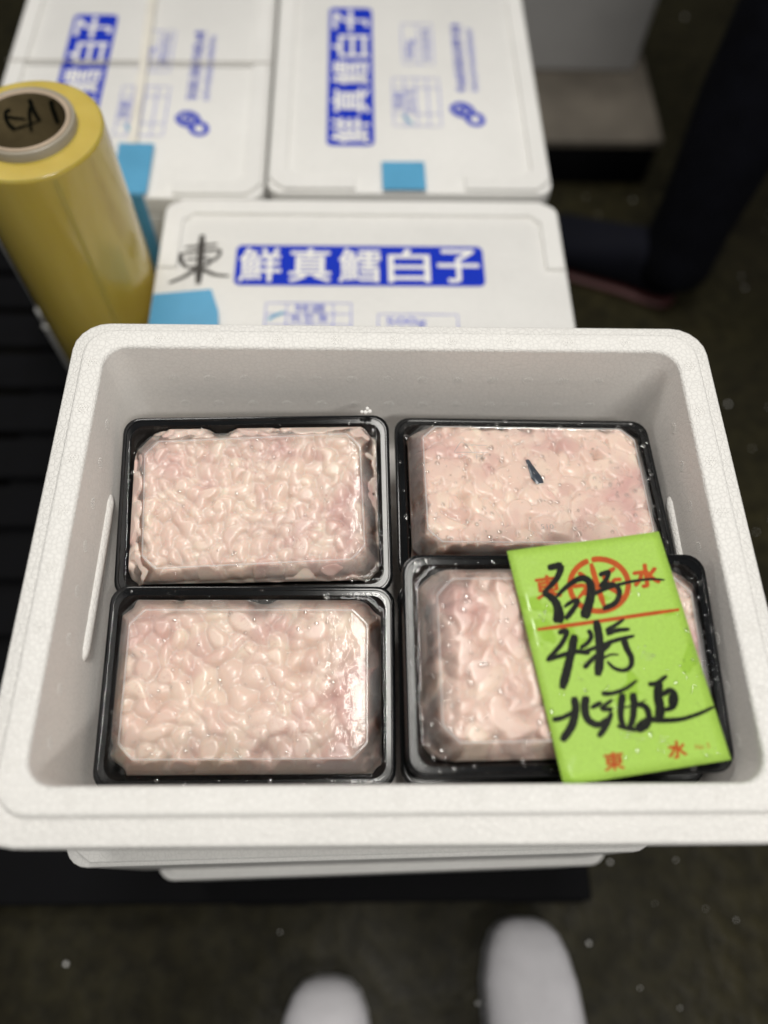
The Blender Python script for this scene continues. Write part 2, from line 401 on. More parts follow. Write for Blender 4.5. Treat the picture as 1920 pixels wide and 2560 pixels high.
# ------------------------------------------------------------------ lidded foam boxes
LW, LD, BH = .2135, .159, .195           # half length, half width of the lid, height with lid
FL = .0045                                  # the printed panel lies this far below the stacking lips
def lid_fn(z):
    return lambda s, t, l: (s, t, z + l)
def body_mesh():
    R = [rr(LW - .005, LD - .005, .006, 0), rr(LW - .003, LD - .003, .008, .003), rr(LW - .0012, LD - .0012, .008, BH - .032), rr(LW - .003, LD - .003, .008, BH - .031)]
    return mesh('body', *loft(R))
def lid_mesh():
    R = [rr(LW - .003, LD - .003, .014, BH - .0305), rr(LW - .001, LD - .001, .016, BH - .029), rr(LW, LD, .016, BH - .010),
         rr(LW - .0006, LD - .0006, .0155, BH - .0056), rr(LW - .0022, LD - .0022, .0145, BH - FL)]
    return mesh('lid', *loft(R))
def lip_mesh(side):
    # U-shaped stacking lip: one long side and two short arms
    wdt, arm = .019, .098
    out = [(-LW + .003, LD - arm), (-LW + .003, LD - .02), (-LW + .010, LD - .010), (-LW + .02, LD - .003), (0, LD - .003), (LW - .02, LD - .003), (LW - .010, LD - .010), (LW - .003, LD - .02), (LW - .003, LD - arm)]
    inn = [(-LW + .003 + wdt, LD - arm), (-LW + .003 + wdt, LD - .032), (-LW + .0275, LD - .0275), (-LW + .032, LD - .003 - wdt), (0, LD - .003 - wdt), (LW - .032, LD - .003 - wdt), (LW - .0275, LD - .0275), (LW - .003 - wdt, LD - .032), (LW - .003 - wdt, LD - arm)]
    V = []; F = []
    n = len(out)
    for z, e in ((BH - FL - .0005, 0), (BH - .0008, 0), (BH, .0009)):
        for i, (p, q) in enumerate(zip(out, inn)):
            d = Vector((q[0] - p[0], q[1] - p[1])).normalized() * e
            yy = e if i in (0, n - 1) else 0
            V.append((p[0] + d.x, (p[1] + d.y + yy) * side, z)); V.append((q[0] - d.x, (q[1] - d.y + yy) * side, z))
    m = 2 * n
    for i in range(n - 1): F.append((2 * m + 2 * i, 2 * m + 2 * i + 1, 2 * m + 2 * i + 3, 2 * m + 2 * i + 2))
    for k in (0, 1):
        a, b = k * m, (k + 1) * m
        for i in range(n - 1):
            F.append((a + 2 * i, b + 2 * i, b + 2 * i + 2, a + 2 * i + 2)); F.append((a + 2 * i + 1, a + 2 * i + 3, b + 2 * i + 3, b + 2 * i + 1))
        F.append((a, a + 1, b + 1, b)); e = 2 * (n - 1); F.append((a + e, b + e, b + e + 1, a + e + 1))
    if side < 0: F = [tuple(reversed(f)) for f in F]
    return mesh('stacking_lip', V, F)
BODY, LID, LIPA, LIPB = body_mesh(), lid_mesh(), lip_mesh(1), lip_mesh(-1)

def illegible(seed, x0, x1, y0, y1, n):
    """a line of printed characters too small to read: tight clusters of fine strokes"""
    rnd = random.Random(seed); out = []
    cw = (x1 - x0) / n; h = y1 - y0; w = h * .105
    for i in range(n):
        a = x0 + cw * (i + .1); b = x0 + cw * (i + .9); ty = rnd.sample([.06, .28, .5, .72, .94], 4)
        for t in ty: out.append(([(a + rnd.uniform(0, .2) * cw, y0 + h * t), (b - rnd.uniform(0, .2) * cw, y0 + h * t)], w))
        for t in rnd.sample([.1, .35, .6, .88], 3): out.append(([(a + (b - a) * t, y0 + h * rnd.uniform(0, .3)), (a + (b - a) * t, y0 + h * rnd.uniform(.75, 1))], w))
    return out
def frame(x0, x1, y0, y1, xs=(), ys=(), w=.0012):
    L = [([(x0, y0), (x1, y0)], w), ([(x0, y1), (x1, y1)], w), ([(x0, y0), (x0, y1)], w), ([(x1, y0), (x1, y1)], w)]
    L += [([(x, y0), (x, y1)], w) for x in xs] + [([(x0, y), (x1, y)], w) for y in ys]
    return L
def add_prints(root, seed, ds=0.0):
    f0 = lid_fn(BH - FL); fn = lambda s, t, l: f0(s + ds, t, l)
    R = rr(.1295, .0275, .007, 0); lab = obj('label_panel', [fn(p[0] - .003, p[1] + .0665, 0.0004) for p in R], [tuple(range(len(R)))], M['blue'], root)
    for i, ch in enumerate('鮮真鱈白子'):
        writing('printed_character', ch, -.003 - .1035 + i * .0515, .0665, .0425, .0445, 0, fn, M['white_print'], lab, .0008, .018)
    g = strokes('printed_table', frame(-.098, -.012, -.040, .016, (-.077, -.030), (.002, -.012, -.026)), fn, M['blue_thin'], root, .0004)
    writing('printed_character', '特選', -.0535, .009, .030, .0105, 0, fn, M['blue_thin'], g, .0006, .008)
    strokes('printed_lines', illegible(seed, -.074, -.034, -.010, .0005, 3), fn, M['blue_thin'], g, .0006, seed)
    g = strokes('printed_weight_box', frame(.015, .095, -.036, .002, (), (-.018,)), fn, M['blue_thin'], root, .0004)
    writing('printed_character', '500g', .043, -.0085, .040, .0125, 0, fn, M['blue_thin'], g, .0006, .008)
    strokes('printed_lines', illegible(seed + 5, .022, .088, -.032, -.022, 5), fn, M['blue_thin'], g, .0006, seed)
    strokes('printed_maker_line', illegible(seed + 1, -.037, .097, -.074, -.061, 10), fn, M['blue'], root, .0004, seed)
    strokes('printed_small_line', illegible(seed + 2, -.037, .085, -.088, -.080, 16), fn, M['blue_thin'], root, .0004, seed)
    circ = lambda cx, cy, rx, ry, a: [(cx + rx * math.cos(t) * math.cos(a) - ry * math.sin(t) * math.sin(a), cy + rx * math.cos(t) * math.sin(a) + ry * math.sin(t) * math.cos(a)) for t in np.linspace(0, 2 * math.pi, 15)]
    strokes('printed_loop_emblem', [(circ(-.085, -.080, .0105, .0085, .5), .0062), (circ(-.069, -.066, .0125, .010, .9), .0066), (circ(-.069, -.066, .004, .0035, .9), .004)], fn, M['blue'], root, .0004, seed)
    strokes('marker_tick', [([(-.095, -.006), (-.089, -.001), (-.079, .004)], .0035)], fn, M['tape'], root, .0007, seed)

def foam_box(label, loc, rz, prints=None, group=None, ds=0.0):
    t = thing('foam_box', label, 'foam box', loc, (0, 0, rz), group)
    link('body', BODY, M['foam_lid'], t); l = link('lid', LID, M['foam_lid'], t)
    link('stacking_lip', LIPA, M['foam_lid'], l); link('stacking_lip', LIPB, M['foam_lid'], l)
    if prints is not None: add_prints(t, prints, ds)
    return t
for me in (BODY, LID, LIPA, LIPB):
    me.materials.append(M['foam_lid']); me.polygons.foreach_set('use_smooth', [True] * len(me.polygons)); me.set_sharp_from_angle(angle=RAD(40))

G = 'lidded white foam boxes stacked on the pallet'
Z1, Z2 = PZ, PZ + BH
mid = foam_box('white foam box with horizontal blue label and handwritten black mark beside it', (-.002, .5175, Z2), RAD(.4), 3, G)
bright = foam_box('printed white foam box with a short square of blue tape across its lid edge', (.0475, .9045, Z2), RAD(90.6), 4, G, -.006)
bleft = foam_box('white foam box behind the yellow film roll, grey strap across its lid', (-.2740, .8915, Z2), RAD(90.7), 5, G, -.017)
foam_box('lower lidded foam box under the box with the horizontal blue label', (-.002, .5175, Z1), RAD(.1), None, G)
foam_box('lower lidded foam box under the box with the tape square', (.0475, .9045, Z1), RAD(90), None, G)
foam_box('lower lidded foam box on the pallet behind the yellow film roll', (-.2780, .8935, Z1), RAD(90.4), None, G)
foam_box('plain lidded foam box directly under the open box of trays', (-.003, .1785, Z2), RAD(1.1), None, G)
foam_box('plain lidded foam box at the bottom of the stack under the open box', (.016, .1735, Z1), RAD(1.5), None, G)

# handwriting and tapes on the printed lids
fn = lid_fn(BH - FL)
h = strokes('handwritten_character', [([(-.170, .108), (-.169, .075), (-.1685, .040)], .0075), ([(-.187, .090), (-.165, .093), (-.153, .095)], .0032),
     ([(-.191, .081), (-.188, .070), (-.182, .062)], .006, .004), ([(-.190, .081), (-.165, .085), (-.150, .086), (-.152, .076), (-.163, .067)], .0035),
     ([(-.184, .073), (-.170, .074), (-.158, .075)], .0028), ([(-.184, .062), (-.170, .064), (-.158, .067)], .003),
     ([(-.171, .062), (-.183, .050), (-.198, .041)], .005, .003), ([(-.167, .061), (-.153, .053), (-.137, .051)], .0055, .0025)], fn, M['grey_marker'], mid, .0009, 7)
def sheet(name, pts, z, mat, parent, th=.0004):
    V = [(x, y, z) for x, y in pts] + [(x, y, z + th) for x, y in pts]; n = len(pts)
    F = [tuple(reversed(range(n))), tuple(range(n, 2 * n))] + [(i, (i + 1) % n, n + (i + 1) % n, n + i) for i in range(n)]
    return obj(name, V, F, mat, parent)
sheet('blue_tape', [(-.2105, -.046), (-.146, -.052), (-.1425, -.012), (-.144, .002), (-.1495, .018), (-.153, .0295), (-.2105, .0225)], BH + .0002, M['tape'], mid)
sheet('blue_tape', [(-.2137, -.017), (-.2137, .031), (-.170, .0315), (-.1695, -.0165)], BH + .0003, M['tape'], bright)
sheet('blue_tape', [(-.2128, -.034), (-.2128, .003), (-.133, .006), (-.134, -.034)], BH + .0003, M['tape'], bleft)
obj('blue_tape', *box_vf(-.2150, -.2138, -.030, .002, .02, BH, .0004), M['tape'], bleft)
sheet('grey_strap', [(.0090, -LD + .001), (.0125, -LD + .001), (.0125, LD - .001), (.0090, LD - .001)], BH + .0001, M['strap'], bleft, .0003)
sheet('yellowed_tape', [(-.134, -.014), (-.134, -.004), (.2115, .006), (.2115, -.004)], BH + .0008, M['pack_tape'], bleft, .0002)

# ------------------------------------------------------------------ the open foam box
OX, OYB, OYF = .0194, .3568, .0247
OA, OB = .22, (OYB - OYF) / 2; OC = (OX, (OYB + OYF) / 2)
ZR, ZFLOOR, ZBOT = .620, .497, PZ + 2 * BH
TI = .0248
rings = [rr(OA - .013, OB - .013, .016, ZBOT), rr(OA - .010, OB - .010, .02, ZBOT + .004), rr(OA - .0045, OB - .0045, .022, ZR - .042),
         rr(OA - .0030, OB - .0030, .022, ZR - .040), rr(OA - .0005, OB - .0005, .023, ZR - .030), rr(OA, OB, .023, ZR - .008), rr(OA - .0008, OB - .0008, .0225, ZR - .0058), rr(OA - .0020, OB - .0020, .022, ZR - .0050),
         rr(OA - .0088, OB - .0088, .019, ZR - .0052), rr(OA - .0098, OB - .0098, .019, ZR - .0044), rr(OA - .0102, OB - .0102, .019, ZR - .0012), rr(OA - .0112, OB - .0112, .018, ZR - .0002), rr(OA - .0125, OB - .0125, .018, ZR),
         rr(OA - TI + .0018, OB - TI + .0018, .0155, ZR), rr(OA - TI + .0003, OB - TI + .0003, .015, ZR - .0008), rr(OA - TI - .0003, OB - TI - .0003, .0148, ZR - .0026),
         rr(OA - TI - .0040, OB - TI - .0040, .013, ZFLOOR + .010), rr(OA - TI - .006, OB - TI - .006, .012, ZFLOOR + .003), rr(OA - TI - .009, OB - TI - .009, .010, ZFLOOR)]
ob = thing('open_foam_box', 'open white foam box with stepped rim holding four clear-lidded trays', 'foam box', (OC[0], OC[1], ZBOT))
dz = lambda R: [[(p[0], p[1] - (.0048 if (q < 8 and p[1] < 0) else 0), p[2] - ZBOT) for p in r] for q, r in enumerate(R)]
rings12 = []
shell = obj('box_shell', *loft(dz(rings)), M['foam'], ob); auto_smooth(shell, 50)
shell.data.materials.append(M['foam_in'])
for f in shell.data.polygons:
    if f.index >= 15 * 24: f.material_index = 1
# horizontal rib on each side wall
for sx in (-1, 1):
    xw = sx * (OA - TI - .0016)
    R = []
    for y, k in ((-.062, .05), (-.060, .6), (-.055, 1), (.048, 1), (.053, .6), (.055, .05)):
        R.append([(xw + sx * .004, y, .1285 + .0045 * k), (xw - sx * .0008 * k, y, .1285 + .0045 * k), (xw - sx * .0030 * k, y, .1285 + .0025 * k), (xw - sx * .0030 * k, y, .1285 - .0025 * k), (xw - sx * .0008 * k, y, .1285 - .0045 * k), (xw + sx * .004, y, .1285 - .0045 * k)])
    o = obj('wall_rib', *loft(R), M['foam'], ob); auto_smooth(o, 60)
# steam-vent marks: little discs of dots moulded into the foam
VV = []; VF = []
v1, f1 = blob_vf(1)
for rad, cnt in ((0, 1), (.0017, 6), (.0033, 12)):
    for i in range(cnt):
        a = 2 * math.pi * i / max(cnt, 1)
        o = len(VV); VV += [(.00055 * q[0] + rad * math.cos(a), .00055 * q[1] + rad * math.sin(a), .00038 * q[2]) for q in v1]; VF += [tuple(k + o for k in f) for f in f1]
VENT = mesh('vent_mark', VV, VF); VENT.materials.append(M['foam']); VENT.polygons.foreach_set('use_smooth', [True] * len(VENT.polygons))
def vent(x, y, z, rot):
    o = bpy.data.objects.new('vent_mark', VENT); COL.objects.link(o); o.parent = ob; o.location = (x - OC[0], y - OC[1], z - ZBOT); o.rotation_euler = rot
def wall_in(z): return TI + .0003 + .0037 * (ZR - .0026 - z) / (ZR - .0026 - ZFLOOR - .01)
for i in range(13):
    vent(-.137 + i * .0255, OC[1] + OB - wall_in(.586), .586, (RAD(90), 0, 0)); vent(-.135 + i * .0255, OC[1] + OB - wall_in(.556), .556, (RAD(90), 0, 0))
for i in range(8):
    for sx in (-1, 1):
        vent(OC[0] + sx * (OA - wall_in(.595)), .075 + i * .03, .595, (0, RAD(90), 0)); vent(OC[0] + sx * (OA - .018), .06 + i * .037, ZR, (0, 0, 0))
for i in range(9):
    vent(-.14 + i * .04, OYB - .018, ZR, (0, 0, 0)); vent(-.15 + i * .042, OYF + .018, ZR, (0, 0, 0))

# ------------------------------------------------------------------ trays of milt
TA, TB = .093, .0635
def tray_mesh():
    R = [rr(TA - .021, TB - .021, .010, -.0345), rr(TA - .017, TB - .017, .012, -.0335), rr(TA - .0050, TB - .0050, .012, -.0050), rr(TA - .0030, TB - .0030, .011, -.0045), rr(TA - .0004, TB - .0004, .0115, -.0052),
         rr(TA, TB, .0115, -.0045), rr(TA, TB, .0115, -.0002), rr(TA - .0003, TB - .0003, .0113, .0004), rr(TA - .0010, TB - .0010, .011, .0007), rr(TA - .0024, TB - .0024, .0105, .0007), rr(TA - .0030, TB - .0030, .010, .0002), rr(TA - .0060, TB - .0060, .0095, .0002),
         rr(TA - .0068, TB - .0068, .0095, -.0012), rr(TA - .0082, TB - .0082, .0095, -.008), rr(TA - .0185, TB - .0185, .010, -.0315), rr(TA - .0215, TB - .0215, .009, -.0328)]
    return mesh('tray', *loft(R))
LIDP = [(.0024, .0012), (.0030, .0016), (.0042, .0013), (.0062, .0013), (.0068, .0027), (.0071, .0030), (.0076, .0030), (.0079, .0026), (.0090, .0027), (.0095, .0034), (.0099, .0046),
        (.0172, .0146), (.0178, .0154), (.0182, .0158), (.0186, .0158), (.0190, .0154), (.0196, .0148), (.0230, .0148)]
def lid_shell():
    R = []
    for k, (i, z) in enumerate(LIDP):
        ch = i > .0066
        R.append(rr(TA - i, TB - i, .0095 if ch else .0105 - i * .2, z, 6, ch))
    return mesh('clear_lid', *loft(R, False, True))
TRAY, LIDM = tray_mesh(), lid_shell()
LIDM.materials.append(M['clear']); LIDM.materials.append(M['clear_rim']); LIDM.materials.append(M['clear_side']); LIDM.materials.append(M['edge_highlight'])
for f in LIDM.polygons:
    if f.index < 9 * 24: f.material_index = 1
    elif 12 * 24 <= f.index < 15 * 24: f.material_index = 3
    elif f.index < 11 * 24: f.material_index = 2
for me in (TRAY, LIDM):
    me.polygons.foreach_set('use_smooth', [True] * len(me.polygons)); me.set_sharp_from_angle(angle=RAD(28))

def lid_height(ins):
    xs = np.array([p[0] for p in LIDP]); zs = np.array([p[1] for p in LIDP])
    return np.interp(ins, xs, zs)

def milt_mesh(seed, fill, n_lobes, size, spread, corner_gap, sink=None):
    """lumpy lobes packed under the lid and pressed flat against it"""
    rg = np.random.RandomState(seed)
    nx, ny = 330, 220
    ax, by = TA - .0090, TB - .0090
    x = np.linspace(-ax, ax, nx); y = np.linspace(-by, by, ny)
    X, Y = np.meshgrid(x, y, indexing='ij')
    dx, dy = TA - np.abs(X), TB - np.abs(Y)
    ins = np.minimum(np.minimum(dx, dy), (dx + dy - .0095) / 2)
    cap = lid_height(ins) - .0007
    cap = np.where(ins < .0098, np.minimum(cap, .0040) - (.0098 - ins) * 3.5, cap)
    H = np.full_like(X, -.006); T = np.full_like(X, .4)
    KS = .00016; S = np.full_like(X, math.exp(-.006 / KS)); ang0 = rg.uniform(0, 6.28)
    placed = []
    for k in range(n_lobes * 30):
        # lobes lie side by side; every so often one is folded over the others
        fold = len(placed) > n_lobes * .86
        if len(placed) >= n_lobes: break
        cx, cy = rg.uniform(-ax, ax), rg.uniform(-by, by)
        r = size * (.55 + .9 * rg.rand() ** 1.5)
        if not fold and any((cx - p[0]) ** 2 + (cy - p[1]) ** 2 < (.62 * (r + p[2])) ** 2 for p in placed): continue
        placed.append((cx, cy, r))
        asp = rg.uniform(1.0, 2.1); rv, ru = r / asp ** .45, r * asp ** .55
        a = ang0 + 2.4 * math.sin(cx * 38 + seed) + 2.1 * math.cos(cy * 47 - seed) + rg.normal() * .6
        bend = rg.normal() * .35 / ru
        ci = min(TA - abs(cx), TB - abs(cy), (TA - abs(cx) + TB - abs(cy) - .0095) / 2)
        zt = float(lid_height(ci + .0016)) + fill + rg.normal() * spread + (.0010 if fold else 0) - (.0020 if ci < .0165 else 0)
        reach = 1.7 * ru
        ii = max(0, np.searchsorted(x, cx - reach)), min(nx, np.searchsorted(x, cx + reach))
        jj = max(0, np.searchsorted(y, cy - reach)), min(ny, np.searchsorted(y, cy + reach))
        if ii[1] - ii[0] < 2 or jj[1] - jj[0] < 2: continue
        sx, sy = X[ii[0]:ii[1], jj[0]:jj[1]] - cx, Y[ii[0]:ii[1], jj[0]:jj[1]] - cy
        u = sx * math.cos(a) + sy * math.sin(a); v = -sx * math.sin(a) + sy * math.cos(a) + bend * u * u
        d = np.hypot(u / ru, v / rv) * (1 + .06 * np.sin(np.arctan2(v, u) * 3 + k))
        hh = zt - (.62 if fold else .5) * r * d ** (3.2 if fold else 2.3)
        d = d / (1.05 if fold else 1.65)
        sub = H[ii[0]:ii[1], jj[0]:jj[1]]; hit = (d < 1) & (hh > sub)
        S[ii[0]:ii[1], jj[0]:jj[1]] += np.where(d < 1, np.exp(hh / KS), 0); sub[hit] = hh[hit]
        tt = T[ii[0]:ii[1], jj[0]:jj[1]]; tt[hit] = np.clip(rg.normal(.55, .16), 0, 1)
    H = KS * np.log(S)
    en = np.sin(X * 210 + seed) * .5 + np.sin(Y * 260 + 2 * seed) * .5 + np.sin((X - Y) * 120 + seed * .7) * .6 + np.sin((X + Y) * 410 + seed) * .25
    H -= .006 * np.clip(1 - (ins - .0095) / .007, 0, 1) * np.clip(en, 0, 1.2)
    if sink is not None: H -= sink(X, Y)
    # corner gaps: the black tray shows where the milt does not reach
    for (sx, sy, rad) in list(corner_gap) + [(-1, -1, .013), (1, -1, .012), (1, 1, .014), (-1, 1, .013)]:
        dd = np.hypot(X - sx * ax, Y - sy * by); H -= .022 * np.clip(1 - dd / rad, 0, 1) ** 1.5
    def blur(A):
        A = A.copy()
        A[1:-1] = (A[:-2] + 2 * A[1:-1] + A[2:]) / 4; A[:, 1:-1] = (A[:, :-2] + 2 * A[:, 1:-1] + A[:, 2:]) / 4
        return A
    H = blur(blur(H)); T = blur(blur(blur(blur(T))))
    k = .00035
    H = cap - k * np.log1p(np.exp(np.clip((cap - H) / k, -40, 40)))
    H = blur(H)
    V = np.stack([X, Y, H], -1).reshape(-1, 3)
    base = np.arange(nx * ny).reshape(nx, ny)
    q = np.stack([base[:-1, :-1], base[1:, :-1], base[1:, 1:], base[:-1, 1:]], -1).reshape(-1, 4)
    # skirt down into the tray, closed underneath
    per = list(base[:, 0]) + list(base[-1, 1:]) + list(base[-2::-1, -1]) + list(base[0, -2:0:-1])
    lowv = [(V[i][0] * .94, V[i][1] * .91, -.0325) for i in per]
    n0 = nx * ny; m = len(per)
    faces = [tuple(map(int, f)) for f in q] + [(int(per[(i + 1) % m]), int(per[i]), n0 + i, n0 + (i + 1) % m) for i in range(m)] + [tuple(range(n0 + m - 1, n0 - 1, -1))]
    me = mesh('cod_milt', np.vstack([V, np.array(lowv)]), faces)
    at = me.attributes.new('tint', 'FLOAT', 'POINT')
    at.data.foreach_set('value', np.concatenate([T.reshape(-1), np.full(m, .4)]).astype(np.float32))
    me.polygons.foreach_set('use_smooth', [True] * len(me.polygons))
    return me

def droplets(parent, seed, n, big=.0011, zone=None):
    rnd = random.Random(seed); items = []
    while len(items) < n:
        xx, yy = rnd.uniform(-TA + .003, TA - .003), rnd.uniform(-TB + .003, TB - .003)
        ins = min(TA - abs(xx), TB - abs(yy), (TA - abs(xx) + TB - abs(yy) - .0095) / 2)
        if .009 < ins < .0195 and rnd.random() < .6: continue
        if ins < .0015: continue
        if zone and not zone(xx, yy) and rnd.random() < .75: continue
        s = big * (rnd.random() ** 2.6) + .00028
        z = float(lid_height(ins))
        items.append(((xx, yy, z + .0001), (s * rnd.uniform(.8, 1.3), s * rnd.uniform(.8, 1.3), s * .38)))
    V = []; F = []
    for c, s in items:
        o = len(V); V += list(DV * np.array(s) + np.array(c)); F += [tuple(i + o for i in f) for f in DF]
    ob_ = obj('water_drops', V, F, M['drop'], parent, True); ob_['kind'] = 'stuff'
    return ob_

TR = {
 1: dict(loc=(-.0748, .2390, .5686), rot=(12.0, 0.0, 1.3)),
 2: dict(loc=(.1148, .2453, .5719), rot=(-3.0, 1.6, .5)),
 3: dict(loc=(-.0728, .1182, .5521), rot=(9.0, .7, .2)),
 4: dict(loc=(.1160, .1188, .6063), rot=(7.6, 2.2, 1.2)),
}
LBL = {1: 'clear-lidded black tray of small lumps with a skewed lid, against the back wall',
       2: 'clear-lidded black tray whose milt shows a dark blue-grey sliver',
       3: 'clear-lidded black tray of petal-like milt lobes in front of the skewed-lid tray',
       4: 'raised clear-lidded black tray partly hidden under the green card'}
MLB = {1: 'creamy pale pink cod milt in small brain-like lumps under a skewed lid',
       2: 'flat pressed pink cod milt with a dark blue-grey sliver in it',
       3: 'cod milt in large rounded petal-like lobes, pale and glossy',
       4: 'rosy cod milt pressed against the lid under the green card'}
PAR = {1: dict(seed=11, fill=-.0012, n_lobes=300, size=.0074, spread=.0010, corner_gap=[(-1, 1, .030), (1, -1, .012), (-.3, 1.05, .016)]),
       2: dict(seed=22, fill=.0001, n_lobes=220, size=.0086, spread=.0008, corner_gap=[(-1, 1, .012), (-1, -1, .018)]),
       3: dict(seed=37, fill=-.0010, n_lobes=200, size=.0100, spread=.0011, corner_gap=[(1, 1, .026), (-1, -1, .014), (.05, 1.05, .012)]),
       4: dict(seed=44, fill=.0000, n_lobes=190, size=.0092, spread=.0008, corner_gap=[(-1, 1, .034), (-1, -1, .022), (-1.02, .3, .02)],
               sink=lambda X, Y: .012 * np.clip((-X - .064) / .02, 0, 1) + .010 * np.clip((-Y - .042) / .014, 0, 1))}
trays = {}
for k, t in TR.items():
    rot = tuple(RAD(a) for a in t['rot'])
    e = thing('food_tray', LBL[k], 'food tray', t['loc'], rot, 'trays of cod milt in the open foam box'); trays[k] = e
    link('tray', TRAY, M['black_tray'], e); ld = link('clear_lid', LIDM, None, e)
    if k == 1: ld.rotation_euler = (0, RAD(-.4), RAD(1.6)); ld.location = (.0008, -.0015, .0006); ld.scale = (.972, .965, 1)
    droplets(ld, 70 + k, {1: 190, 2: 480, 3: 260, 4: 700}[k], {1: .0011, 2: .0017, 3: .0013, 4: .0014}[k])
    mm = link('cod_milt', milt_mesh(**PAR[k]), MILT[k - 1]); mm.location = t['loc']; mm.rotation_euler = rot
    tag(mm, MLB[k], 'cod milt', 'portions of cod milt in the trays')
    if k == 2: milt2 = mm; lid2 = ld
bpy.context.view_layer.update()

# tray 2: dark sliver in the milt and moulded marks on the lid
sl = [(-.0045, .019), (-.0022, .0195), (.0008, .0135), (.0052, .0055), (.0062, .0005), (.0010, -.0005), (-.0022, .0042), (-.0028, .0095)]
zz = .0142
obj('dark_sliver', [(x, y, zz) for x, y in sl] + [(x * .8, y * .9 + .001, zz + .0004) for x, y in sl],
    [tuple(range(8, 16))] + [(i, (i + 1) % 8, 8 + (i + 1) % 8, 8 + i) for i in range(8)], M['dark'], milt2, True)
lfn = lambda x, y, l: (x, y, .0149 + l)
writing('moulded_mark', 'PS', -.0475, .0205, .0065, .0035, 0, lfn, M['edge_highlight'], lid2, .0003, .0)
writing('moulded_mark', 'PS', -.0355, .0205, .0065, .0035, 0, lfn, M['edge_highlight'], lid2, .0003, .0)
writing('moulded_mark', '510', .004, -.0335, .0085, .0035, 0, lfn, M['edge_highlight'], lid2, .0003, .0)
strokes('moulded_mark', [([(-.0535, .0245), (-.0475, .0325), (-.0415, .0245)], .0006), ([(-.0535, .0240), (-.0300, .0240)], .0007), ([(-.0415, .0300), (-.0300, .0300)], .0007)], lfn, M['edge_highlight'], lid2, .0003, 3)

# tray beneath the raised one
e = thing('food_tray', 'black tray stacked underneath the raised tray with the green card', 'food tray', (.1150, .1180, .5640), (RAD(6.5), RAD(1.5), RAD(.6)), 'trays of cod milt in the open foam box')
link('tray', TRAY, M['black_tray'], e); link('clear_lid', LIDM, None, e)

# a few loose foam beads on the back rim of the first tray
bp = on_plane(914, 1034, np.array([0, 0, .588]), np.array([0, 0, 1.0]))
cl = blobs('foam_bead', [((0, 0, .0016), (.0016, .0016, .0016)), ((.0028, .0006, .0018), (.0018, .0016, .0016)), ((.0012, .0018, .0034), (.0014, .0014, .0014)), ((-.0026, .0004, .0014), (.0013, .0013, .0013))], M['white_print'])
cl.location = tuple(bp); tag(cl, 'tiny clump of white foam beads on a black tray rim', 'foam bead')

# ------------------------------------------------------------------ green card on the raised tray
mw = trays[4].matrix_world
CN = np.array((mw.to_3x3() @ Vector((0, 0, 1)))[:]); CP = np.array(mw.translation[:]) + CN * .0178
def zpx(x, y): return 1240 + x * .37372, 1320 + y * .37372           # crop pixels -> photograph pixels
QUAD = [(70, 158), (1080, 28), (1580, 1550), (455, 1725)]
C3 = [on_plane(*zpx(*q), CP, CN) for q in QUAD]
cu_, cv_ = (C3[1] - C3[0] + C3[2] - C3[3]) / 2, (C3[3] - C3[0] + C3[2] - C3[1]) / 2
c0 = sum(C3) / 4
def card_bend(p):
    d = p - c0
    u = d @ cu_ / (cu_ @ cu_); v = d @ cv_ / (cv_ @ cv_)         # -.5 .. .5
    return .0010 * math.cos(u * 3.2 + .4) * (v + .5) - .0022 * max(0, v - .30) * 2.5 + .0016 * max(0, -v - .36) * 3 + .0007 * math.sin(u * 7 + v * 5) + .0006
def card_pt(x, y, lift):
    p = on_plane(*zpx(x, y), CP, CN)
    q = p + CN * (card_bend(p) + lift)
    return tuple(q - c0)
nU, nV = 16, 22
kink = lambda v: 6 * math.exp(-((v - .22) / .05) ** 2)
V = []; F = []
for lay in (0, 1):
    for i in range(nU + 1):
        for j in range(nV + 1):
            u, v = i / nU, j / nV
            p = (C3[0] * (1 - u) + C3[1] * u) * (1 - v) + (C3[3] * (1 - u) + C3[2] * u) * v
            V.append(tuple(p + CN * (card_bend(p) - lay * .00028) - c0))
n1 = (nU + 1) * (nV + 1); ix = lambda i, j, l=0: l * n1 + i * (nV + 1) + j
for i in range(nU):
    for j in range(nV):
        F.append((ix(i, j), ix(i, j + 1), ix(i + 1, j + 1), ix(i + 1, j))); F.append((ix(i, j, 1), ix(i + 1, j, 1), ix(i + 1, j + 1, 1), ix(i, j + 1, 1)))
for i in range(nU):
    F.append((ix(i, 0), ix(i + 1, 0), ix(i + 1, 0, 1), ix(i, 0, 1))); F.append((ix(i, nV), ix(i, nV, 1), ix(i + 1, nV, 1), ix(i + 1, nV)))
for j in range(nV):
    F.append((ix(0, j), ix(0, j, 1), ix(0, j + 1, 1), ix(0, j + 1))); F.append((ix(nU, j), ix(nU, j + 1), ix(nU, j + 1, 1), ix(nU, j, 1)))
card = thing('paper_card', 'wet lime green paper card with orange print and black brush handwriting', 'paper card', tuple(c0))
obj('sheet', V, F, M['card'], card, True)
flipfn = lambda x, y, l: card_pt(x, y, l)
def card_text(name, body, cx, cy, w, h, ang, lift, off):
    # image y runs downward, so flip the outline
    v, f, dl = bold2d(body, off); ca, sa = math.cos(ang), math.sin(ang)
    P = [(cx + a * w * ca + b * h * sa * 1.0, cy + a * w * sa - b * h * ca) for a, b in v]
    return obj(name, [card_pt(p[0], p[1], lift + e) for p, e in zip(P, dl)], f, M['red'], card)
AN = RAD(-7.5)
card_text('printed_character', '東', 345, 398, 165, 150, AN, .00012, .035)
card_text('printed_character', '水', 1000, 322, 170, 150, AN, .00012, .045)
card_text('printed_character', '東', 783, 1560, 128, 118, AN, .00012, .03)
card_text('printed_character', '水', 1213, 1482, 122, 112, AN, .00012, .04)
